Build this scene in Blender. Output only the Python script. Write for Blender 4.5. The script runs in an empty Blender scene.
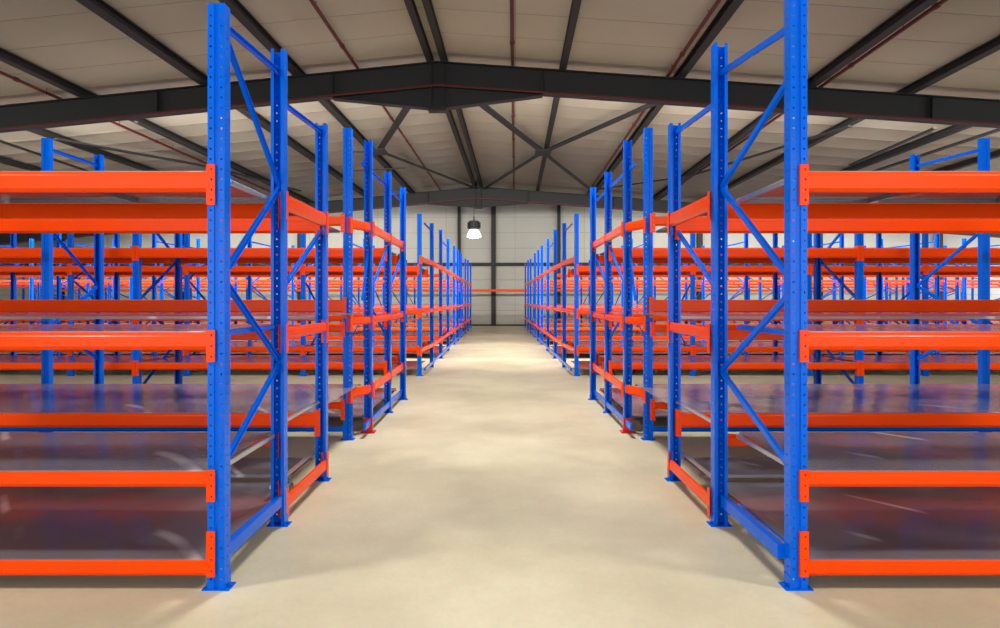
import bpy, bmesh, math, random
from mathutils import Vector
random.seed(4)
SC = bpy.context.scene
COL = SC.collection

# ------------------------------------------------------------------ materials
def srgb(r, g, b):
    f = lambda c: (c/255/12.92) if c/255 <= 0.04045 else ((c/255+0.055)/1.055)**2.4
    return (f(r), f(g), f(b), 1)

def mat(name, col, rough=0.5, metal=0.0, bump=None, var=None, spec=0.5):
    m = bpy.data.materials.new(name); m.use_nodes = True
    nt = m.node_tree; b = nt.nodes['Principled BSDF']
    b.inputs['Base Color'].default_value = col
    b.inputs['Roughness'].default_value = rough
    b.inputs['Metallic'].default_value = metal
    b.inputs['Specular IOR Level'].default_value = spec
    tc = nt.nodes.new('ShaderNodeTexCoord')
    if var:                                   # (scale, amount)
        n = nt.nodes.new('ShaderNodeTexNoise'); n.inputs['Scale'].default_value = var[0]
        n.inputs['Detail'].default_value = 5
        nt.links.new(tc.outputs['Object'], n.inputs['Vector'])
        mx = nt.nodes.new('ShaderNodeMix'); mx.data_type = 'RGBA'
        mx.inputs['A'].default_value = tuple(c*(1-var[1]) for c in col[:3])+(1,)
        mx.inputs['B'].default_value = tuple(min(1, c*(1+var[1])) for c in col[:3])+(1,)
        nt.links.new(n.outputs['Fac'], mx.inputs['Factor'])
        nt.links.new(mx.outputs['Result'], b.inputs['Base Color'])
    if bump:                                  # (scale, strength, distance)
        n = nt.nodes.new('ShaderNodeTexNoise'); n.inputs['Scale'].default_value = bump[0]
        nt.links.new(tc.outputs['Object'], n.inputs['Vector'])
        bp = nt.nodes.new('ShaderNodeBump'); bp.inputs['Strength'].default_value = bump[1]
        bp.inputs['Distance'].default_value = bump[2]
        nt.links.new(n.outputs['Fac'], bp.inputs['Height'])
        nt.links.new(bp.outputs['Normal'], b.inputs['Normal'])
    return m

M = {}
M['blue'] = mat('blue_paint', srgb(0, 100, 228), 0.2, spec=0.16, var=(6, 0.10), bump=(14, 0.08, 0.01))
M['orange'] = mat('orange_paint', srgb(255, 73, 0), 0.24, spec=0.16, var=(5, 0.08), bump=(14, 0.10, 0.01))
M['red'] = mat('red_paint', srgb(205, 28, 18), 0.35)
M['zinc'] = mat('galvanised_steel', srgb(186, 188, 196), 0.3, 0.75, var=(9, 0.12))
M['dark_steel'] = mat('dark_painted_steel', srgb(24, 25, 28), 0.6, var=(2, 0.2))
M['purlin_steel'] = mat('brown_grey_purlin_steel', srgb(22, 19, 18), 0.65, var=(2, 0.2))
M['oxide'] = mat('red_oxide_paint', srgb(84, 22, 16), 0.6)
M['pipe'] = mat('sprinkler_red_paint', srgb(84, 20, 15), 0.55)
M['bolt'] = mat('bolt_zinc', srgb(200, 200, 205), 0.3, 0.8)

# glossy ribbed metal shelf panel
def deck_mat():
    """smoked, finely ribbed glossy shelf sheet with highlight streaks and scratches painted in"""
    m = bpy.data.materials.new('ribbed_shelf_sheet'); m.use_nodes = True
    nt = m.node_tree; b = nt.nodes['Principled BSDF']
    L = nt.links.new
    b.inputs['Metallic'].default_value = 0.12
    b.inputs['IOR'].default_value = 1.7
    tc = nt.nodes.new('ShaderNodeTexCoord')
    w = nt.nodes.new('ShaderNodeTexWave'); w.inputs['Scale'].default_value = 16
    w.wave_profile = 'SIN'; w.bands_direction = 'X'
    L(tc.outputs['Object'], w.inputs['Vector'])
    n = nt.nodes.new('ShaderNodeTexNoise'); n.inputs['Scale'].default_value = 1.6; n.inputs['Detail'].default_value = 1
    L(tc.outputs['Object'], n.inputs['Vector'])
    n2 = nt.nodes.new('ShaderNodeTexNoise'); n2.inputs['Scale'].default_value = 1.3; n2.inputs['Detail'].default_value = 4
    L(tc.outputs['Object'], n2.inputs['Vector'])
    mx = nt.nodes.new('ShaderNodeMix'); mx.data_type = 'RGBA'
    mx.inputs['A'].default_value = srgb(104, 104, 116); mx.inputs['B'].default_value = srgb(142, 140, 150)
    L(n2.outputs['Fac'], mx.inputs['Factor'])
    # curved painted highlights and scratches: thin distorted bands kept only in patches
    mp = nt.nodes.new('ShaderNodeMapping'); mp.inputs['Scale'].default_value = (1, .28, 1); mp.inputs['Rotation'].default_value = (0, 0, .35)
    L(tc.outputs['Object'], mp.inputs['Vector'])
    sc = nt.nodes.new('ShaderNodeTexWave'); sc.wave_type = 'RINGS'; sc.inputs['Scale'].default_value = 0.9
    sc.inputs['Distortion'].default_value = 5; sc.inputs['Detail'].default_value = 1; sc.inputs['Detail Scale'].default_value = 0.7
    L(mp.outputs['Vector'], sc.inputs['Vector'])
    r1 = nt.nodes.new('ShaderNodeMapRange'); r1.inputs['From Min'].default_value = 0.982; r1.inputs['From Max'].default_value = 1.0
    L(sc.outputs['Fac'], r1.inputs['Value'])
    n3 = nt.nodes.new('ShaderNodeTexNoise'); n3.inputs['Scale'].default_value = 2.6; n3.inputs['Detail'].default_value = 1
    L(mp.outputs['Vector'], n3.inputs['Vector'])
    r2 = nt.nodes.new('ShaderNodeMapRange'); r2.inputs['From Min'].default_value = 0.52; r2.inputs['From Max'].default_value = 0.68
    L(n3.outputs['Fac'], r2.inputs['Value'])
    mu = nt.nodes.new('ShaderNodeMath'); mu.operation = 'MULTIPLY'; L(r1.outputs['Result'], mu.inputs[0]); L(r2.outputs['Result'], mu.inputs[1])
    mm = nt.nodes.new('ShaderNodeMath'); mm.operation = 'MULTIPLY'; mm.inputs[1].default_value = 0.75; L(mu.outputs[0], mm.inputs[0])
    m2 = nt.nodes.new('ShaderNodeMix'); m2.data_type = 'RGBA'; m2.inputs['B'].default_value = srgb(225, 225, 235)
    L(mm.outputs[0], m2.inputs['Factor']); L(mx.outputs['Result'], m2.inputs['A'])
    L(m2.outputs['Result'], b.inputs['Base Color'])
    mr = nt.nodes.new('ShaderNodeMapRange'); mr.inputs['To Min'].default_value = 0.06; mr.inputs['To Max'].default_value = 0.16
    L(n2.outputs['Fac'], mr.inputs['Value']); L(mr.outputs['Result'], b.inputs['Roughness'])
    b1 = nt.nodes.new('ShaderNodeBump'); b1.inputs['Strength'].default_value = 0.10; b1.inputs['Distance'].default_value = 0.003
    L(w.outputs['Fac'], b1.inputs['Height'])
    b2 = nt.nodes.new('ShaderNodeBump'); b2.inputs['Strength'].default_value = 0.25; b2.inputs['Distance'].default_value = 0.05
    L(n.outputs['Fac'], b2.inputs['Height']); L(b1.outputs['Normal'], b2.inputs['Normal'])
    L(b2.outputs['Normal'], b.inputs['Normal'])
    return m
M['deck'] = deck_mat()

def floor_mat():
    m = bpy.data.materials.new('sealed_beige_concrete'); m.use_nodes = True
    nt = m.node_tree; b = nt.nodes['Principled BSDF']
    tc = nt.nodes.new('ShaderNodeTexCoord')
    n = nt.nodes.new('ShaderNodeTexNoise'); n.inputs['Scale'].default_value = 0.55; n.inputs['Detail'].default_value = 8; n.inputs['Roughness'].default_value = 0.62
    nt.links.new(tc.outputs['Object'], n.inputs['Vector'])
    r = nt.nodes.new('ShaderNodeValToRGB')
    r.color_ramp.elements[0].position = 0.38; r.color_ramp.elements[0].color = srgb(205, 196, 168)
    r.color_ramp.elements[1].position = 0.62; r.color_ramp.elements[1].color = srgb(229, 221, 193)
    nt.links.new(n.outputs['Fac'], r.inputs['Fac'])
    n2 = nt.nodes.new('ShaderNodeTexNoise'); n2.inputs['Scale'].default_value = 35; n2.inputs['Detail'].default_value = 4
    nt.links.new(tc.outputs['Object'], n2.inputs['Vector'])
    mx = nt.nodes.new('ShaderNodeMix'); mx.data_type = 'RGBA'; mx.blend_type = 'MULTIPLY'; mx.inputs['Factor'].default_value = 0.18
    nt.links.new(r.outputs['Color'], mx.inputs['A']); nt.links.new(n2.outputs['Color'], mx.inputs['B'])
    nt.links.new(mx.outputs['Result'], b.inputs['Base Color'])
    b.inputs['Roughness'].default_value = 0.42
    b.inputs['Specular IOR Level'].default_value = 0.35
    return m
M['floor'] = floor_mat()

def panel_mat(name, c1, c2, pu, pv, seam, seamw=0.012, noise=0.4, axes='XY', quilt=0.0, seamstr=0.6):
    """sheet cladding with seams every pu along the first and pv along the second axis"""
    m = bpy.data.materials.new(name); m.use_nodes = True
    nt = m.node_tree; b = nt.nodes['Principled BSDF']; b.inputs['Roughness'].default_value = 0.75
    tc = nt.nodes.new('ShaderNodeTexCoord'); sep = nt.nodes.new('ShaderNodeSeparateXYZ')
    nt.links.new(tc.outputs['Object'], sep.inputs[0])
    def M2(op, a, bb=None, **kw):
        n = nt.nodes.new('ShaderNodeMath'); n.operation = op
        for i, v in enumerate((a, bb)):
            if v is None: continue
            if isinstance(v, (int, float)): n.inputs[i].default_value = v
            else: nt.links.new(v, n.inputs[i])
        return n.outputs[0]
    def seamf(ax, p):
        f = M2('FRACT', M2('DIVIDE', sep.outputs[ax], p))
        d = M2('MULTIPLY', M2('ABSOLUTE', M2('SUBTRACT', f, 0.5)), p)      # 0 mid .. p/2 at the seam
        return M2('GREATER_THAN', d, p/2-seamw), f
    s1, f1 = seamf(axes[0], pu); s2, f2 = seamf(axes[1], pv)
    s = M2('MAXIMUM', s1, s2)
    n = nt.nodes.new('ShaderNodeTexNoise'); n.inputs['Scale'].default_value = noise; n.inputs['Detail'].default_value = 5
    nt.links.new(tc.outputs['Object'], n.inputs['Vector'])
    mx = nt.nodes.new('ShaderNodeMix'); mx.data_type = 'RGBA'; mx.inputs['A'].default_value = c1; mx.inputs['B'].default_value = c2
    nt.links.new(n.outputs['Fac'], mx.inputs['Factor'])
    mx2 = nt.nodes.new('ShaderNodeMix'); mx2.data_type = 'RGBA'; mx2.inputs['B'].default_value = seam
    nt.links.new(M2('MULTIPLY', s, seamstr), mx2.inputs['Factor']); nt.links.new(mx.outputs['Result'], mx2.inputs['A'])
    nt.links.new(mx2.outputs['Result'], b.inputs['Base Color'])
    if quilt:
        q = M2('MULTIPLY', M2('SINE', M2('MULTIPLY', f1, math.pi)), M2('SINE', M2('MULTIPLY', f2, math.pi)))
        q = M2('POWER', q, 0.5)
        bp = nt.nodes.new('ShaderNodeBump'); bp.inputs['Strength'].default_value = 1; bp.inputs['Distance'].default_value = quilt
        bp.invert = True
        nt.links.new(q, bp.inputs['Height']); nt.links.new(bp.outputs['Normal'], b.inputs['Normal'])
    return m
M['ceiling'] = panel_mat('roof_liner_panels', srgb(150, 144, 131), srgb(180, 174, 158), 60, 1.25, srgb(74, 68, 58), 0.012, 0.35, 'XY', 0.05, 0.5)
M['wall'] = panel_mat('wall_liner_panels', srgb(176, 175, 168), srgb(196, 195, 186), 4.0, 0.9, srgb(120, 118, 112), 0.012, 0.4, 'XZ', 0.0, 0.6)
M['wall_side'] = panel_mat('side_wall_liner_panels', srgb(176, 175, 168), srgb(196, 195, 186), 4.0, 0.9, srgb(120, 118, 112), 0.012, 0.4, 'YZ', 0.0, 0.6)

def emit(name, col, s):
    m = bpy.data.materials.new(name); m.use_nodes = True
    b = m.node_tree.nodes['Principled BSDF']
    b.inputs['Base Color'].default_value = col
    b.inputs['Emission Color'].default_value = col; b.inputs['Emission Strength'].default_value = s
    return m
M['lamp'] = emit('lit_lamp_lens', (1, 0.95, 0.85, 1), 9)
M['shade'] = emit('glowing_prismatic_shade', (1, .94, .84, 1), .55)
M['daylight'] = emit('side_glow_panel', (0.9, 0.95, 1, 1), 2.2)  # glow of the panels added on the side walls

# ------------------------------------------------------------------ mesh helpers
def box(bm, x0, x1, y0, y1, z0, z1):
    v = [bm.verts.new(p) for p in ((x0,y0,z0),(x1,y0,z0),(x1,y1,z0),(x0,y1,z0),(x0,y0,z1),(x1,y0,z1),(x1,y1,z1),(x0,y1,z1))]
    for f in ((0,3,2,1),(4,5,6,7),(0,1,5,4),(1,2,6,5),(2,3,7,6),(3,0,4,7)):
        bm.faces.new([v[i] for i in f])

def prism(bm, prof, a, b, axis='X'):
    """closed profile (p,q) extruded from a to b; axis X: (x, p, q); axis Z: (p, q, z)"""
    def P(t, pq): return (t, pq[0], pq[1]) if axis == 'X' else ((pq[0], pq[1], t) if axis == 'Z' else (pq[0], t, pq[1]))
    A = [bm.verts.new(P(a, p)) for p in prof]; B = [bm.verts.new(P(b, p)) for p in prof]
    n = len(prof)
    for i in range(n): bm.faces.new((A[i], A[(i+1) % n], B[(i+1) % n], B[i]))
    bm.faces.new(A[::-1]); bm.faces.new(B)

def bar(bm, p, q, w, h, up=Vector((0, 0, 1))):
    """rectangular bar between two points, w across, h along up"""
    p, q = Vector(p), Vector(q); d = (q-p).normalized()
    s = d.cross(up)
    if s.length < 1e-4: s = Vector((1, 0, 0))
    s.normalize(); u = s.cross(d).normalized()
    V = []
    for c in (p, q):
        for a, b in ((-1,-1),(1,-1),(1,1),(-1,1)):
            V.append(bm.verts.new(c+s*a*w/2+u*b*h/2))
    for f in ((0,1,2,3),(7,6,5,4),(0,4,5,1),(1,5,6,2),(2,6,7,3),(3,7,4,0)):
        bm.faces.new([V[i] for i in f])

def tube(bm, p, q, r, n=10):
    p, q = Vector(p), Vector(q); d = (q-p).normalized()
    s = d.cross(Vector((0,0,1)) if abs(d.z) < .9 else Vector((1,0,0))).normalized(); u = s.cross(d)
    A, B = [], []
    for i in range(n):
        o = (s*math.cos(2*math.pi*i/n)+u*math.sin(2*math.pi*i/n))*r
        A.append(bm.verts.new(p+o)); B.append(bm.verts.new(q+o))
    for i in range(n): bm.faces.new((A[i], A[(i+1) % n], B[(i+1) % n], B[i]))
    bm.faces.new(A[::-1]); bm.faces.new(B)

def mesh(name, bm, m, bevel=0, smooth=False):
    bmesh.ops.recalc_face_normals(bm, faces=bm.faces)
    if bevel:
        bmesh.ops.bevel(bm, geom=[e for e in bm.edges if len(e.link_faces) == 2 and e.calc_face_angle() > 0.6],
                        offset=bevel, segments=1, affect='EDGES', clamp_overlap=True)
    me = bpy.data.meshes.new(name); bm.to_mesh(me); bm.free()
    me.materials.append(m)
    if smooth:
        for p in me.polygons: p.use_smooth = True
    return me

def part(name, me, parent=None, loc=(0,0,0), rz=0.0):
    o = bpy.data.objects.new(name, me); COL.objects.link(o)
    o.location = loc; o.rotation_euler = (0, 0, rz)
    if parent: o.parent = parent
    return o

def struct(name, bm, m, bevel=0):
    o = part(name, mesh(name, bm, m, bevel)); o['kind'] = 'structure'; return o

def thing(name, label, cat, loc=(0,0,0), group=None):
    o = bpy.data.objects.new(name, None); COL.objects.link(o); o.location = loc
    o['label'] = label; o['category'] = cat
    if group: o['group'] = group
    return o

# ------------------------------------------------------------------ rack components (cached meshes)
PW, PD = 0.086, 0.074            # upright width and depth
CACHE = {}
def sheet_cols(u0, u1, hole, hw):
    c = (u0+u1)/2
    return [(u0, c-hw, 0), (c-hw, c+hw, 1), (c+hw, u1, 0)] if hole else [(u0, u1, 0)]

def upright_mesh(h, near):
    """C section: closed perforated face at y=0 (towards -y), open at y=PD; origin at the foot of the closed face"""
    k = ('up', round(h, 2), near)
    if k in CACHE: return CACHE[k]
    w = PW/2
    # profile segments in (x,y): lip, side, front (stepped groove), side, lip
    segs = [((-w+.020, PD), (-w, PD), 0), ((-w, PD), (-w, 0), 1), ((-w, 0), (-.012, 0), 1), ((-.012, 0), (-.007, .008), 0),
            ((-.007, .008), (.007, .008), 0), ((.007, .008), (.012, 0), 0), ((.012, 0), (w, 0), 1), ((w, 0), (w, PD), 1), ((w, PD), (w-.020, PD), 0)]
    bm = bmesh.new()
    if near:
        pitch, hh, hw = 0.053, 0.010, 0.0045
        nz = int((h-.06)/pitch)
        for (p, q, hole) in segs:
            p, q = Vector((p[0], p[1])), Vector((q[0], q[1])); L = (q-p).length
            off = 0.5
            cols = []
            if hole:
                c = L*off
                cols = [(0, c-hw, 0), (c-hw, c+hw, 1), (c+hw, L, 0)]
            else: cols = [(0, L, 0)]
            d = (q-p).normalized()
            for (a, b, hc) in cols:
                if not hc: zs = [(0, h)]
                else:
                    zs, z = [], 0.0
                    for i in range(nz):
                        zc = .05+i*pitch
                        zs.append((z, zc-hh/2)); z = zc+hh/2
                    zs.append((z, h))
                A, B = p+d*a, p+d*b
                for z0, z1 in zs:
                    bm.faces.new([bm.verts.new(t) for t in ((A.x,A.y,z0),(B.x,B.y,z0),(B.x,B.y,z1),(A.x,A.y,z1))])
        bmesh.ops.remove_doubles(bm, verts=bm.verts, dist=1e-5)
        me = bpy.data.meshes.new('upright'); bm.to_mesh(me); bm.free()
        # give the sheet its 2.5 mm wall
        o = bpy.data.objects.new('tmp', me); COL.objects.link(o)
        sm = o.modifiers.new('s', 'SOLIDIFY'); sm.thickness = 0.0025; sm.offset = 0
        dg = bpy.context.evaluated_depsgraph_get(); dg.update()
        me2 = bpy.data.meshes.new_from_object(o.evaluated_get(dg)); bpy.data.objects.remove(o)
        me2.name = 'upright'; me2.materials.clear(); me2.materials.append(M['blue'])
        CACHE[k] = me2; return me2
    t = 0.004
    prof = [(-w+.020, PD), (-w, PD), (-w, 0), (-.012, 0), (-.007, .008), (.007, .008), (.012, 0), (w, 0), (w, PD), (w-.020, PD),
            (w-.020, PD-t), (w-t, PD-t), (w-t, t), (.012, t), (.007, .008+t), (-.007, .008+t), (-.012, t), (-w+t, t), (-w+t, PD-t), (-w+.020, PD-t)]
    prism(bm, prof, 0, h, 'Z')
    CACHE[k] = mesh('upright', bm, M['blue']); return CACHE[k]

def plate_mesh():
    if 'plate' in CACHE: return CACHE['plate']
    bm = bmesh.new(); w = PW/2
    box(bm, -w-.028, w+.028, -.012, PD+.012, 0, .006)
    box(bm, -w-.004, -w, 0, PD, .006, .07); box(bm, w, w+.004, 0, PD, .006, .07)
    for sx in (-1, 1):
        box(bm, sx*(w+.016)-.007, sx*(w+.016)+.007, PD/2-.007, PD/2+.007, .006, .018)
    CACHE['plate'] = mesh('base_plate', bm, M['blue']); return CACHE['plate']

def beam_mesh(L, h, color='orange'):
    k = ('beam', round(L, 3), round(h, 3), color)
    if k in CACHE: return CACHE[k]
    bm = bmesh.new()
    # runs along +x from 0 to L, outer face at y=0 towards -y, top at z=h; stepped to carry the shelf
    prof = [(.016, 0), (0, .018), (0, h-.022), (.004, h-.016), (.004, h-.003), (.008, h), (.024, h), (.024, h-.02), (.045, h-.02), (.045, .008), (.038, 0)]
    prism(bm, prof, 0, L, 'X')
    CACHE[k] = mesh('beam', bm, M[color]); return CACHE[k]

def conn_mesh(ch, holes=True, color='orange', depth=.05):
    """end connector: L plate hooked on the upright: face 45 mm wide, ch tall, origin at bottom, y=0 outer face"""
    k = ('conn', round(ch, 3), holes, color)
    if k in CACHE: return CACHE[k]
    bm = bmesh.new()
    W = .045
    if holes:
        n = max(3, int(ch/.05)); hw, hh = .004, .0055
        c = W*.62; z = 0
        box(bm, 0, c-hw, 0, .004, 0, ch); box(bm, c+hw, W, 0, .004, 0, ch)
        for i in range(n):
            zc = ch*(i+.5)/n
            box(bm, c-hw, c+hw, 0, .004, z, zc-hh); z = zc+hh
        box(bm, c-hw, c+hw, 0, .004, z, ch)
    else: box(bm, 0, W, 0, .004, 0, ch)
    box(bm, 0, .004, .004, depth, 0, ch)
    CACHE[k] = mesh('end_connector', bm, M[color]); return CACHE[k]

# world placement works in (X, D, Z); side = -1 left of the aisle, +1 right
PI = math.pi
def upright(root, X, D, h, closed_to_camera=True, near=False, foot=True):
    """closed_to_camera: perforated face looks back at the camera; D = depth of the camera-side face"""
    if closed_to_camera:
        o = part('upright', upright_mesh(h, near), root, (X, D, 0.006), 0)
    else:
        o = part('upright', upright_mesh(h, near), root, (X, D+PD, 0.006), PI)
    if foot: part('base_plate', plate_mesh(), o, (0, 0, -0.006))
    return o

def beam_x(root, xa, xb, D, ztop, h=.10, conn=(1, 1), ch=.2, near=False, color='orange', facing=-1, cup=.03):
    """beam across the picture from post centre xa to xb (xa<xb), outer face at D (facing the camera: -1) or away (+1)"""
    a, b = xa+PW/2, xb-PW/2
    L = b-a
    if facing == -1:
        o = part('beam', beam_mesh(L, h, color), root, (a, D, ztop-h), 0)
        ends = ((0, 1), (L, -1))
    else:
        o = part('beam', beam_mesh(L, h, color), root, (b, D, ztop-h), PI)
        ends = ((0, 1), (L, -1))
    for i, (x, s) in enumerate(ends):
        if not conn[i]: continue
        z0 = h+cup-ch
        c = part('end_connector', conn_mesh(ch, near, color), o, (x-(.041 if s > 0 else .004), -.0055, z0), 0)
    return o

def beam_y(root, side, Xf, da, db, ztop, h=.09, ch=.2, near=False, color='orange', conn=(1, 1), cup=.02):
    """beam along the aisle, outer face at x=Xf looking into the aisle (side -1: face +x)"""
    L = db-da
    if side < 0:
        o = part('beam', beam_mesh(L, h, color), root, (Xf, da, ztop-h), PI/2)
    else:
        o = part('beam', beam_mesh(L, h, color), root, (Xf, db, ztop-h), -PI/2)
    for i, (x, s) in enumerate(((0, 1), (L, -1))):
        if not conn[i]: continue
        part('end_connector', conn_mesh(ch, near, color), o, (x-(.041 if s > 0 else .004), -.0055, h+cup-ch), 0)
    return o

def beam_slant(root, side, pa, pb, ztop, h):
    """aisle-facing beam whose two ends stand at slightly different distances from the aisle"""
    (xa, da), (xb, db) = (pa, pb) if side < 0 else (pb, pa)
    L = math.hypot(xb-xa, db-da)
    o = part('beam', beam_mesh(L, h), root, (xa, da, ztop-h), math.atan2(db-da, xb-xa))
    for x, s in ((0, 1), (L, -1)):
        part('end_connector', conn_mesh(.17, False), o, (x-(.041 if s > 0 else .004), -.0055, h+.02-.17), 0)
    return o

def brace(root, X, d0, z0, d1, z1, w=.035, h=.022, color='blue'):
    bm = bmesh.new(); t = .0035
    # small U channel: web plus two flanges
    xa, xb = X if isinstance(X, tuple) else (X, X)
    p, q = Vector((0, 0, 0)), Vector((xb-xa, d1-d0, z1-z0)); dr = (q-p).normalized(); up = Vector((1, 0, 0)); s = dr.cross(up).normalized()
    def quadbar(c0, ww, hh):   # ww along s, hh along x
        V = []
        for e in (p, q):
            for a, b in ((-1,-1),(1,-1),(1,1),(-1,1)): V.append(bm.verts.new(e+c0+s*a*ww/2+up*b*hh/2))
        for f in ((0,1,2,3),(7,6,5,4),(0,4,5,1),(1,5,6,2),(2,6,7,3),(3,7,4,0)): bm.faces.new([V[i] for i in f])
    quadbar(Vector((0,0,0)), w, t)
    quadbar(s*(w/2-t/2)+up*(h/2), t, h-t); quadbar(-s*(w/2-t/2)+up*(h/2), t, h-t)
    return part('brace', mesh('brace', bm, M[color]), root, (xa, d0, z0), 0)

def box_rail(root, X, d0, d1, z, w=.04, h=.06, color='blue', name='tie_rail'):
    bm = bmesh.new(); box(bm, -w/2, w/2, 0, d1-d0, -h/2, h/2)
    return part(name, mesh(name, bm, M[color], .004), root, (X, d0, z), 0)

def deck(root, x0, x1, d0, d1, z, rail=None, thick=.022):
    """shelf deck: sheet with folded lips; top at z"""
    k = ('deck', round(x1-x0, 3), round(d1-d0, 3), thick)
    if k not in CACHE:
        bm = bmesh.new(); W, Dp = x1-x0, d1-d0
        box(bm, 0, W, 0, Dp, -.003, 0)
        box(bm, 0, W, 0, .003, -thick, -.003); box(bm, 0, W, Dp-.003, Dp, -thick, -.003)
        n = max(1, round(W/.9))
        for i in range(1, n):            # stiffening folds where panels meet
            x = W*i/n
            box(bm, x-.0015, x+.0015, .003, Dp-.003, -thick, -.003)
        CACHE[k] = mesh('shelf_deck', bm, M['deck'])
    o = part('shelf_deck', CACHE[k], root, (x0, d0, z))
    if rail:
        side, color = rail
        X = x1 if side < 0 else x0
        bm = bmesh.new()
        box(bm, -.012, .012, 0, d1-d0, -.03, .003)
        r = part('edge_rail', mesh('edge_rail', bm, M[color], .002), root, (X+(.014 if side < 0 else -.014), d0, z))
    return o

def zigzag(root, X, d0, d1, zs, top=None):
    """zs: alternating heights on the front and rear upright"""
    for i in range(len(zs)-1):
        a, b = (d0, d1) if i % 2 == 0 else (d1, d0)
        XX = (X if i % 2 == 0 else X[::-1]) if isinstance(X, tuple) else X
        brace(root, XX, a, zs[i], b, zs[i+1])
    if top: brace(root, X, d0, top[0], d1, top[1])

# ------------------------------------------------------------------ build the racks on both sides
for S in (-1, 1):
    side_word = 'left' if S < 0 else 'right'
    mx = lambda a, b: (a, b) if a < b else (b, a)

    # ---- rack 1: nearest row, seen square on
    X1 = -1.458 if S < 0 else 1.556
    D1, D2, D3, D4 = 3.434, 4.40, 5.50, 7.11
    X2 = S*1.462 if S < 0 else 1.478
    XB = S*4.25
    H1 = 3.03 if S < 0 else 3.12
    r = thing('storage_rack', 'nearest blue and orange rack %s of the aisle, its tall braced end frame in front' % side_word, 'rack')
    upright(r, X1, D1, H1, True, True); upright(r, X2, D2, 3.16 if S < 0 else 3.2, False, True)
    upright(r, XB, D1, H1, True, True); upright(r, XB, D2, 3.16, False, True)
    for (zt, h, ch, cup) in ((2.165, .105, .21, .035), (1.333, .09, .165, .012), (.612, .08, .165, .012), (.152, .08, .235, .155)):
        xa, xb = mx(X1, XB)
        beam_x(r, xa, xb, D1-.006, zt, h, (1, 1), ch, True, cup=cup)
        xa, xb = mx(X2, XB)
        beam_x(r, xa, xb, D2+PD+.006, zt-.012, h, (1, 1), ch, False, facing=1, cup=cup)
        xe = X1-S*(-.055)
        rail = {2.165: 'zinc', 1.333: 'blue', .612: 'zinc', .152: 'zinc'}[zt]
        a, b = mx(X1+S*.055, XB-S*.055)
        deck(r, a, b, D1+.012, D2+.04 if zt > .2 else D2+.50, zt+.005, None)
        box_rail(r, X1+S*.03+(0), D1+PD+.004, D2-.004, zt-.012, .02, .03, rail, 'edge_rail')
    Xb = (X1, X2)
    zz = [2.93, 2.25, 1.62, 1.09, .62] if S < 0 else [2.72, 2.25, 1.57, 1.03, .58]
    # the frame's two uprights are not exactly in line, run the braces at their mean
    zigzag(r, Xb, D1+.05, D2+.02, zz, (2.95, 3.01))
    box_rail(r, X2*.6+X1*.4-S*.012, D1+PD, D2, .17, .045, .075, 'blue')
    box_rail(r, X2*.6+X1*.4+S*.10, D1+PD, D2, .13, .03, .05, 'blue')
    brace(r, X1+S*.03, D1+PD, 2.10, D1+PD+.16, 2.165, .03, .03)
    zigzag(r, XB, D1+.06, D2+.02, zz, (2.905, 3.00))

    # ---- rack 2: second row and the tie bay along the aisle back to the first rack
    X3 = S*1.470; X4 = S*1.615
    XB2 = S*5.6
    r = thing('storage_rack', 'second rack %s of the aisle, tied to the nearest one by orange beams' % side_word, 'rack')
    upright(r, X3, D3, 2.96, False, True)
    upright(r, X4, D4, 3.34, True, True)
    upright(r, XB2, D3, 2.96, False)
    xf = X3-S*(PW/2+.004)
    # along the aisle, upright 2 to upright 3
    for (zt, h) in ((2.215, .105), (1.315, .08), (.175, .095)):
        beam_y(r, S, xf, D2+PD+.02, D3+.02, zt, h, .19 if zt > .5 else .2, True, cup=.02 if zt > .5 else .06)
    box_rail(r, X3+S*.02, D2+PD, D3, .655, .02, .025, 'zinc', 'edge_rail')
    box_rail(r, X3+S*.06, D2+PD, D3, .235, .025, .025, 'zinc', 'edge_rail')
    brace(r, X3+S*.01, D2+PD, 1.55, D3+.03, 2.08); brace(r, X3+S*.01, D2+PD, 2.84, D3+.03, 2.90)
    # across, at upright 3
    a, b = mx(X3, XB2)
    beam_x(r, a, b, D3-.004, 2.17, .115, (1, 1), .2, True)
    beam_x(r, a, b, D3-.004, .562, .118, (1, 1), .22, True)
    a2, b2 = mx(X3+S*.06, XB2-S*.06)
    deck(r, a2, b2, D3+.03, D3+.93, 2.172)
    deck(r, a2, b2, D3+.10, D4-.12, 1.362)
    deck(r, a2, b2, D3+.03, 7.40, .566)
    deck(r, a2, b2, D3-.56, D3-.02, .20)
    # across, at upright 4
    a, b = mx(X4, S*8.3)
    beam_x(r, a, b, D4-.035, 1.502, .137, (1, 1), .22, True)
    beam_x(r, a, b, D4-.004, .142, .055, (1, 1), .1, False, 'blue')
    a, b = mx(X4, S*8.3)
    beam_x(r, a, b, D4-.10, 2.385, .10, (1, 1), .2, True)
    beam_x(r, a, b, D4-.10, 1.235, .075, (1, 1), .15, True)
    beam_x(r, a, b, D4-.10, .420, .075, (1, 1), .22, True)

    # ---- rack 3: braced frames behind, and the open bays L4 - L7 along the aisle
    D5, D6, D7 = 7.49, 8.81, 9.96
    r = thing('storage_rack', 'third rack %s of the aisle, its end upright standing on a red foot guard' % side_word, 'rack')
    XC = S*1.468
    XF = -5.13 if S < 0 else 5.53
    upright(r, XC, D5, 3.30, False, True, foot=False)
    bm = bmesh.new(); w = PW/2
    box(bm, -w-.035, w+.035, -.03, PD+.03, 0, .012); prism(bm, [(-w-.008, .012), (w+.008, .012), (w+.008, .05), (w+.003, .17), (-w-.003, .17), (-w-.008, .05)], -.006, -.001, 'Y')
    box(bm, -w-.007, -w-.001, 0, PD, .012, .17); box(bm, w+.001, w+.007, 0, PD, .012, .17)
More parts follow.
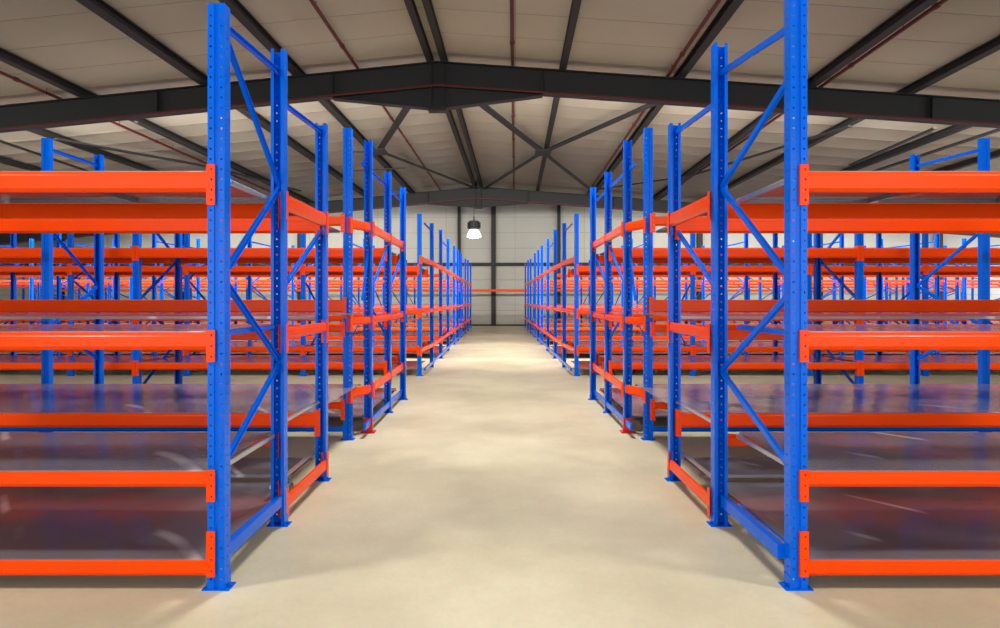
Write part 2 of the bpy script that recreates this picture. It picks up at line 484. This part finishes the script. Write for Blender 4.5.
    part('foot_guard', mesh('foot_guard', bm, M['red']), r, (XC, D5, 0))['label'] = 'red steel foot guard'
    upright(r, XC, D6, 3.20, False, True); upright(r, S*1.43, D7, 3.19, False)
    xf = XC-S*(PW/2+.004)
    for (da, db) in ((D4+.09, D5+.02), (D5+PD, D6+.02), (D6+PD, D7+.02)):
        for (zt, h) in ((2.37, .10), (1.312, .08), (.545, .10)):
            if da < D5: beam_slant(r, S, (X4-S*(PW/2+.006), D4+.03), (xf, D5+.03), zt, h)
            else: beam_y(r, S, xf, da, db, zt, h, .16, False, cup=.02)
        box_rail(r, XC-S*.02, da, db, .12, .03, .07, 'blue')
    for (da, za, db, zb) in ((D4+.08, 2.98, D5, 2.97), (D5+.05, 2.1, D4+.08, 1.5), (D5+.05, 2.97, D6, 3.0), (D6, 2.2, D5+.06, 1.55), (D5+.06, 1.45, D6, 1.0),
                             (D6+.05, 3.0, D7, 3.0), (D7, 2.1, D6+.06, 1.6)):
        brace(r, XC+S*.01, da, za, db, zb)
    deck(r, *mx(XC+S*.06, S*4.4), D5+.1, D7, .18)
    # free-standing braced frame seen between the shelves
    DF, DR = 7.52, 8.50
    XR = -5.13 if S < 0 else 5.36
    upright(r, XF, DF, 3.33, True, False); upright(r, XR, DR, 3.36, False, False)
    zigzag(r, (XF, XR), DF+PD, DR, [.55, .95, 1.6, 2.3] if 0 else [2.30, 1.68, 1.2, .75], (3.22, 3.22))
    brace(r, (XF+XR)/2, DF+PD, .95, DF+PD+.4, 1.25)
    # across at upright 6 and 7
    xs = [S*1.468, S*4.81, S*7.9]
    for i in range(len(xs)-1):
        a, b = mx(xs[i], xs[i+1])
        for (Dd, zt, h, fc) in ((D6-.004, 2.19, .13, -1), (D7+PD, 2.17, .12, 1), (D6-.004, .665, .09, -1), (D7+PD, .665, .09, 1), (D6-.004, 1.312, .09, -1)):
            beam_x(r, a, b, Dd, zt, h, (1, 1), .2, False, facing=fc)
        a2, b2 = mx(xs[i]+S*.06, xs[i+1]-S*.06)
        deck(r, a2, b2, D6+.03, D7+.04, 2.193); deck(r, a2, b2, D6+.03, D7+.04, .668)
        deck(r, a2, b2, D6+.03, D7+.04, .15); deck(r, a2, b2, D6+.03, D7+.04, 1.315)
    for x in xs[1:]:
        upright(r, x, D6, 3.2, True); upright(r, x, D7, 3.2, False)
        zigzag(r, x, D6+PD, D7, [.3, .9, 1.5, 2.1, 2.7], (3.0, 3.0))

    # ---- the far rows, each a block of two lines of uprights across the aisle wall
    far = [(13.10, 14.70, 1.553, 2.30, 5, 3.20, 'fourth rack %s of the aisle, bright front upright standing just beyond the gap'),
           (17.00, 19.50, 1.470, 2.45, 6, 3.30, 'fifth rack %s of the aisle, just behind the one beyond the gap'),
           (22.20, 24.20, 1.470, 2.70, 7, 3.32, 'sixth rack %s of the aisle, in the middle of the far run'),
           (26.40, 29.90, 1.470, 2.80, 8, 3.35, 'seventh rack %s of the aisle, last but one before the back wall'),
           (32.40, 35.60, 1.470, 3.00, 9, 3.45, 'farthest rack %s of the aisle, ending just before the back wall')]
    prevD = None
    for bi, (da, db, x0, bay, nb, hh, lab) in enumerate(far):
        r = thing('storage_rack', lab % side_word, 'rack')
        xs = [S*(x0+bay*i) for i in range(nb+1)]
        for i, x in enumerate(xs):
            upright(r, x if i else S*x0, da, hh, bi == 0, False, foot=bi < 2)
            upright(r, x if i else S*1.47, db, hh, False, False, foot=False)
            if i: zigzag(r, x, da+PD, db, [.3, 1.1, 1.9, 2.7], (3.0, 3.0))
            elif bi < 2: brace(r, S*1.47, da+PD, 3.02, db, 3.02)
        for i in range(nb):
            a, b = mx(xs[i], xs[i+1])
            for (Dd, fc) in ((da-.004, -1), (db+PD, 1)):
                for zt, h in ((2.17, .12 if bi < 1 else .085), (1.30, .09), (.57, .09)):
                    if bi and fc > 0 and zt > 2: continue
                    beam_x(r, a, b, Dd, zt, h, (1, 1) if bi < 1 else (0, 0), .2, False, facing=fc)
            a2, b2 = mx(xs[i]+S*.06, xs[i+1]-S*.06)
            for z in ((2.173, 1.303, .573, .15) if bi < 1 else (1.303, .573, .15)):
                deck(r, a2, b2, da+.03, db+.04, z)
        xf = S*(1.47-PW/2-.004)
        nxt = far[bi+1][0] if bi < 4 else None
        spans = [(da+PD, db+.02)]+([(db+PD, nxt-.012)] if nxt else [])
        for (p, q) in spans:
            for zt, h in ((2.36, .10), (1.31, .08), (.55, .09)):
                if bi == 0 and p < db: beam_slant(r, S, (S*(x0-PW/2-.006), da+.03), (xf, q), zt, h)
                else: beam_y(r, S, xf, p, q, zt, h, .18, False, cup=.02)
            box_rail(r, S*1.45, p, q, .12, .03, .07, 'blue')

# ------------------------------------------------------------------ rack against the back wall
r = thing('wall_rack', 'long single orange beam on blue uprights along the back wall, crossing the aisle end', 'rack', (0, 37.2, 0))
xs = [-26+4.0*i for i in range(14)]
for x in xs:
    upright(r, x, 0, 2.6, True, False, foot=False)
for i in range(13):
    for zt, col in ((2.10, 'orange'),):
        beam_x(r, xs[i], xs[i+1], -.004, zt, .13, (0, 0), .2, False, col)

# ------------------------------------------------------------------ the building (turned 1.5 degrees from the racks)
TH = math.radians(1.47)
def B(u, v, z): return Vector((u*math.cos(TH)+v*math.sin(TH), -u*math.sin(TH)+v*math.cos(TH), z))
def Binv(X, Y): return (X*math.cos(TH)-Y*math.sin(TH), X*math.sin(TH)+Y*math.cos(TH))
UR = -1.92; ZR = 7.38; SL, SR = .092, .078
UL, URR = -31.0, 31.0; V0, V1 = -9.0, 38.5
def gz(u, zr=ZR): return zr-(SL*(UR-u) if u < UR else SR*(u-UR))      # top of the girders
ROOF = .20

def bstruct(name, bm, m):
    o = struct(name, bm, m); o.rotation_euler = (0, 0, -TH); return o
def loc(u, v, z): return Vector((u, v, z))

bm = bmesh.new(); box(bm, UL, URR, V0, V1, -.2, 0); bstruct('floor', bm, M['floor'])
# roof: two slopes with real thickness
bm = bmesh.new()
zl, zr_, zc = gz(UL)+ROOF, gz(URR)+ROOF, ZR+ROOF
prism(bm, [(UL-.2, zl), (UR, zc), (URR+.2, zr_), (URR+.2, zr_+.2), (UR, zc+.2), (UL-.2, zl+.2)], V0-.2, V1+.2, 'Y')
bstruct('ceiling', bm, M['ceiling'])
# walls
bm = bmesh.new(); prism(bm, [(UL, 0), (URR, 0), (URR, zr_), (UR, zc), (UL, zl)], V1, V1+.2, 'Y'); bstruct('wall_back', bm, M['wall'])
bm = bmesh.new(); box(bm, UL-.2, UL, V0, V1, 0, zl); bstruct('wall_left', bm, M['wall_side'])
bm = bmesh.new(); box(bm, URR, URR+.2, V0, V1, 0, zr_); bstruct('wall_right', bm, M['wall_side'])
# front wall (behind the camera) with a wide open loading door
bm = bmesh.new()
box(bm, UL, -11, V0-.2, V0, 0, 5.0); box(bm, 11, URR, V0-.2, V0, 0, 5.0)
prism(bm, [(UL, 5.0), (URR, 5.0), (URR, zr_), (UR, zc), (UL, zl)], V0-.2, V0, 'Y'); bstruct('wall_front', bm, M['wall'])

# girders
def girder(name, v, dep, apex):
    bm = bmesh.new()
    w = .012
    pts_u = [UL, UR-2.6, UR, UR+2.6, URR]
    top = [gz(u) for u in pts_u]
    bot = [gz(u)-(dep if i in (0, 1, 3, 4) else apex) for i, u in enumerate(pts_u)]
    prof = list(zip(pts_u, top))+list(zip(pts_u, bot))[::-1]
    prism(bm, prof, v-w/2, v+w/2, 'Y')
    # top flange
    tp = list(zip(pts_u, top))+[(u, z-.02) for u, z in list(zip(pts_u, top))[::-1]]
    prism(bm, tp, v-.12, v+.12, 'Y')
    # straight bottom flange plus the haunch flange under it
    b0 = [(UL, gz(UL)-dep), (UR, ZR-dep), (URR, gz(URR)-dep)]
    prism(bm, b0+[(u, z+.02) for u, z in b0[::-1]], v-.12, v+.12, 'Y')
    h0 = [(UR-2.6, gz(UR-2.6)-dep-.02), (UR, ZR-apex), (UR+2.6, gz(UR+2.6)-dep-.02)]
    prism(bm, h0+[(u, z-.02) for u, z in h0[::-1]], v-.12, v+.12, 'Y')
    # splice plates and stiffeners at the ridge and further out
    for u in (UR-.16, UR+.14): box(bm, u, u+.03, v-.12, v+.12, ZR-apex+.01, ZR-.03)
    for u in (UR-2.6, UR+2.6, UR-7, UR+7, UR-12, UR+12): box(bm, u, u+.012, v-.11, v+.11, gz(u)-dep, gz(u)-.03)
    box(bm, UR-.22, UR+.22, v-.13, v+.13, ZR-apex-.06, ZR-apex)
    bstruct(name, bm, M['dark_steel'])
    # oxide-red edge of the bottom flange
    bm = bmesh.new()
    prism(bm, [(u, z-.001) for u, z in b0]+[(u, z+.05) for u, z in b0[::-1]], v-.135, v-.12, 'Y')
    bstruct(name+'_flange_edge', bm, M['oxide'])
girder('roof_girder', 16.4, .62, 1.16)
girder('roof_girder', 34.5, .62, 1.05)

# purlins: at the near girder, read off by their place across the building
def u_at(px, v):              # lateral position whose picture column is px at building depth v
    t = (px-498)/664; u = 0
    # X = t*Y
    return (t*v*math.cos(TH)-v*math.sin(TH))/(math.cos(TH)+t*math.sin(TH))
PUR = [(-30, .20), (-150, .2), (85, .24), (206, .28), (298, .24), (430, .17), (444, .17), (563, .17), (680, .22), (810, .24), (908, .24), (1030, .24), (1150, .24)]
for px, w in PUR:
    u = u_at(px, 16.4); z = gz(u)
    bm = bmesh.new(); t = .02
    w *= .85; box(bm, u-w/2, u+w/2, V0, V1, z, z+t); box(bm, u-w/2, u+w/2, V0, V1, z+.16, z+.18); box(bm, u-.02, u+.02, V0, V1, z+t, z+.16)
    bstruct('roof_purlin', bm, M['purlin_steel'])
# wind bracing in the roof plane between the girders
def roofpt(px, py, drop=0.0):
    # ray through the pixel meets the underside of the purlins
    lo, hi = 5.0, 60.0
    for _ in range(60):
        Y = (lo+hi)/2; X = (px-498)/664*Y; Z = 1.5+(300-py)/664*Y
        u, v = Binv(X, Y)
        if Z > gz(u)-drop: hi = Y
        else: lo = Y
    return loc(u, v, gz(u)-drop)
def roofbar(p, q, w, h, name='roof_brace', nodes=()):
    bm = bmesh.new(); bar(bm, p, q, w, h)
    return bstruct(name, bm, M['dark_steel'])
N1, N2 = roofpt(543, 152, .06), roofpt(379, 151, .06)
for a, b, w in ((roofpt(480, 103, .06), N1, .24), (N1, roofpt(655, 103, .06), .24), (N1, roofpt(482, 190, .06), .16), (N1, roofpt(592, 191, .06), .16),
                (roofpt(412, 100, .06), N2, .22), (N2, roofpt(480, 190, .06), .16), (N2, roofpt(350, 152, .06), .06), (roofpt(345, 171, .06), roofpt(405, 168, .06), .06),
                (roofpt(55, 139, .06), roofpt(212, 167, .06), .20), (roofpt(212, 167, .06), roofpt(300, 191, .06), .16),
                (roofpt(136, 122, .1), roofpt(210, 155, .1), .1), (roofpt(-20, 134, .1), roofpt(90, 172, .1), .1),
                (roofpt(600, 189, .06), roofpt(690, 176, .06), .09), (roofpt(690, 176, .06), roofpt(850, 126, .06), .12),
                (roofpt(1010, 126, .1), roofpt(860, 176, .1), .16), (roofpt(935, 128, .1), roofpt(850, 165, .1), .1)):
    roofbar(a, b, w, .05)
for N in (N1, N2):
    bm = bmesh.new(); box(bm, N.x-.3, N.x+.3, N.y-.5, N.y+.5, N.z-.05, N.z-.02); bstruct('brace_node_plate', bm, M['dark_steel'])

# sprinkler pipes
for px, lab in ((58, 'leftmost red sprinkler pipe under the roof, left of the tall front upright'),
                (357, 'red sprinkler pipe under the roof left of the ridge, passing over the left racks'),
                (512.5, 'red sprinkler pipe just right of the ridge beams, running straight down the aisle'),
                (668, 'red sprinkler pipe running close beside a dark purlin above the right racks'),
                (822, 'rightmost thin red sprinkler pipe under the roof, over the nearest right rack')):
    u = u_at(px, 16.4)
    bm = bmesh.new(); z = gz(u)+.08
    tube(bm, (u, 2, z), (u, 38, z), .04, 8)
    for v in range(3, 38, 3): tube(bm, (u, v-.06, z), (u, v+.06, z), .055, 8)
    for v in range(4, 38, 3): tube(bm, (u, v, z), (u, v, z+.12), .008, 6)
    o = part('sprinkler_pipe', mesh('sprinkler_pipe', bm, M['pipe'], smooth=False)); o.rotation_euler = (0, 0, -TH)
    o['label'] = lab; o['category'] = 'pipe'; o['group'] = 'sprinkler pipes under the roof'

# back wall framing
def wall_x(px): return u_at(px, 38.3)
def wz(py): return 1.5+(300-py)*38.3/664
for px, w in ((459, .17), (493.5, .26), (559, .18), (-60, .3), (60, .3), (180, .3), (300, .3), (700, .3), (820, .3), (940, .3)):
    u = wall_x(px)
    bm = bmesh.new(); zt = gz(u)-.02
    box(bm, u-w/2, u+w/2, V1-.24, V1-.22, 0, zt); box(bm, u-w/2, u+w/2, V1-.02, V1, 0, zt); box(bm, u-.02, u+.02, V1-.22, V1-.02, 0, zt)
    bstruct('wall_column', bm, M['dark_steel'])
bm = bmesh.new(); box(bm, UL, URR, V1-.2, V1, wz(265.8), wz(262.6)); bstruct('trim_1', bm, M['dark_steel'])
bm = bmesh.new(); box(bm, UL, URR, V1-.06, V1, wz(280), wz(278.6)); bstruct('trim_2', bm, M['wall'])
bm = bmesh.new(); box(bm, UL, URR, V1-.06, V1, wz(304), wz(303)); bstruct('trim_3', bm, M['wall'])
bm = bmesh.new(); box(bm, UL, URR, V1-.10, V1, 0, .09); bstruct('baseboard_back', bm, M['dark_steel'])

# added glow panels to brighten the hall: long bands high on the side walls (beyond the frame), and the open door behind
for s, uu, n in ((-1, UL, 'glow_panel_1'), (1, URR, 'glow_panel_2')):
    bm = bmesh.new()
    x0, x1 = (uu, uu+.03) if s < 0 else (uu-.03, uu)
    for k in range(8):
        v = -6+k*4.4
        box(bm, x0, x1, v, v+3.6, 2.2, 3.7)
    bstruct(n, bm, M['daylight'])

# high-bay lamp hanging over the aisle
def highbay(X, Y, z, label, s=1.0, ztop=7.2):
    t = thing('high_bay_lamp', label, 'lamp', (X, Y, z), None)
    bm = bmesh.new()
    def ring(rz): return [[bm.verts.new((rr*math.cos(2*PI*i/20), rr*math.sin(2*PI*i/20), zz)) for i in range(20)] for rr, zz in rz]
    R = ring([(.20, .33), (.24, .36), (.24, .66), (.20, .70), (.03, .72), (.03, .90)])
    for a, b in zip(R, R[1:]):
        for i in range(20): bm.faces.new((a[i], a[(i+1) % 20], b[(i+1) % 20], b[i]))
    for i in range(0, 20, 2):   # cooling fins
        c, sn = math.cos(2*PI*i/20), math.sin(2*PI*i/20)
        bar(bm, (c*.26, sn*.26, .38), (c*.26, sn*.26, .64), .012, .06, Vector((c, sn, 0)))
    part('ballast_housing', mesh('ballast_housing', bm, M['dark_steel']), t)
    bm = bmesh.new(); R = ring([(.31, 0), (.325, 0), (.31, .10), (.25, .22), (.20, .33), (.185, .33), (.235, .22), (.295, .10), (.31, 0)])
    for a, b in zip(R, R[1:]):
        for i in range(20): bm.faces.new((a[i], a[(i+1) % 20], b[(i+1) % 20], b[i]))
    part('reflector', mesh('reflector', bm, M['shade'], smooth=True), t)
    bm = bmesh.new(); R = ring([(.30, .015), (.22, -.03), (.08, -.05)])
    for a, b in zip(R, R[1:]):
        for i in range(20): bm.faces.new((a[i], a[(i+1) % 20], b[(i+1) % 20], b[i]))
    bm.faces.new(R[-1]); 
    part('lens', mesh('lens', bm, M['lamp'], smooth=True), t)
    bm = bmesh.new(); tube(bm, (0, 0, .9), (0, 0, ztop-z), .012, 6)
    part('suspension_cable', mesh('suspension_cable', bm, M['dark_steel']), t)
    return t
Yl = 29.0
highbay((474-498)/664*Yl, Yl, 1.5+(300-237)/664*Yl, 'lit bell-shaped high-bay lamp hanging over the far end of the aisle', ztop=7.56)

# ------------------------------------------------------------------ lights
def area(name, loc_, rot, sx, sy, power, col=(1, 1, 1)):
    l = bpy.data.lights.new(name, 'AREA'); l.shape = 'RECTANGLE'; l.size = sx; l.size_y = sy; l.energy = power; l.color = col
    o = bpy.data.objects.new(name, l); COL.objects.link(o); o.location = loc_; o.rotation_euler = rot
    return o
# daylight through the open loading door behind the camera
area('door_daylight', (0, -8.6, 2.6), (math.radians(90), 0, 0), 21, 4.6, 560, (1, .98, .95))
# added fill light in front of the glow panels on the side walls
for sx in (-1, 1):
    area('side_fill_light', (sx*30.7, 15, 2.95), (math.radians(90), 0, math.radians(90)*(1 if sx < 0 else -1)*-1), 44, 1.6, 2600, (.95, .97, 1))
# lamps of the hall: rows of high-bay lamps hung from the roof
def bay(x, y, z, p, size=.5):
    l = bpy.data.lights.new('high_bay_light', 'AREA'); l.shape = 'DISK'; l.size = size; l.energy = p; l.color = (1, .95, .86)
    o = bpy.data.objects.new('high_bay_light', l); COL.objects.link(o); o.location = (x, y, z)
    return o
for x in (-5.5, 5.5):
    bay(x, 1.5, 6.3, 220, 1.0)
bay(0, 8.5, 6.7, 420, 1.6)
# added fill lights, hidden from view behind the roof girders
for v, p in ((16.75, 2000), (34.85, 300)):
    for u0, u1 in (((-22, -2.5), (-1.3, 20)) if v < 20 else ((-25, -6), (5, 25))):
        um = (u0+u1)/2; P = B(um, v, gz(um)-.35)
        area('girder_fill_light', P, (0, 0, -TH), u1-u0, .3, p, (1, .95, .86)).rotation_euler = (math.radians(44), 0, -TH)
w = bpy.data.worlds.new('world'); SC.world = w; w.use_nodes = True
w.node_tree.nodes['Background'].inputs['Color'].default_value = (.75, .85, 1, 1)
w.node_tree.nodes['Background'].inputs['Strength'].default_value = 1.0

# ------------------------------------------------------------------ camera
cam = bpy.data.cameras.new('camera'); co = bpy.data.objects.new('camera', cam); COL.objects.link(co)
co.location = (0, 0, 1.5); co.rotation_euler = (math.radians(90), 0, 0)
cam.sensor_width = 36; cam.lens = 664/1000*36; cam.shift_x = .002; cam.shift_y = -.014
cam.clip_start = .05; cam.clip_end = 200
SC.camera = co
vs = SC.view_settings
vs.view_transform = 'Standard'; vs.look = 'None'; vs.gamma = 1; vs.use_curve_mapping = False; vs.exposure = 0.38
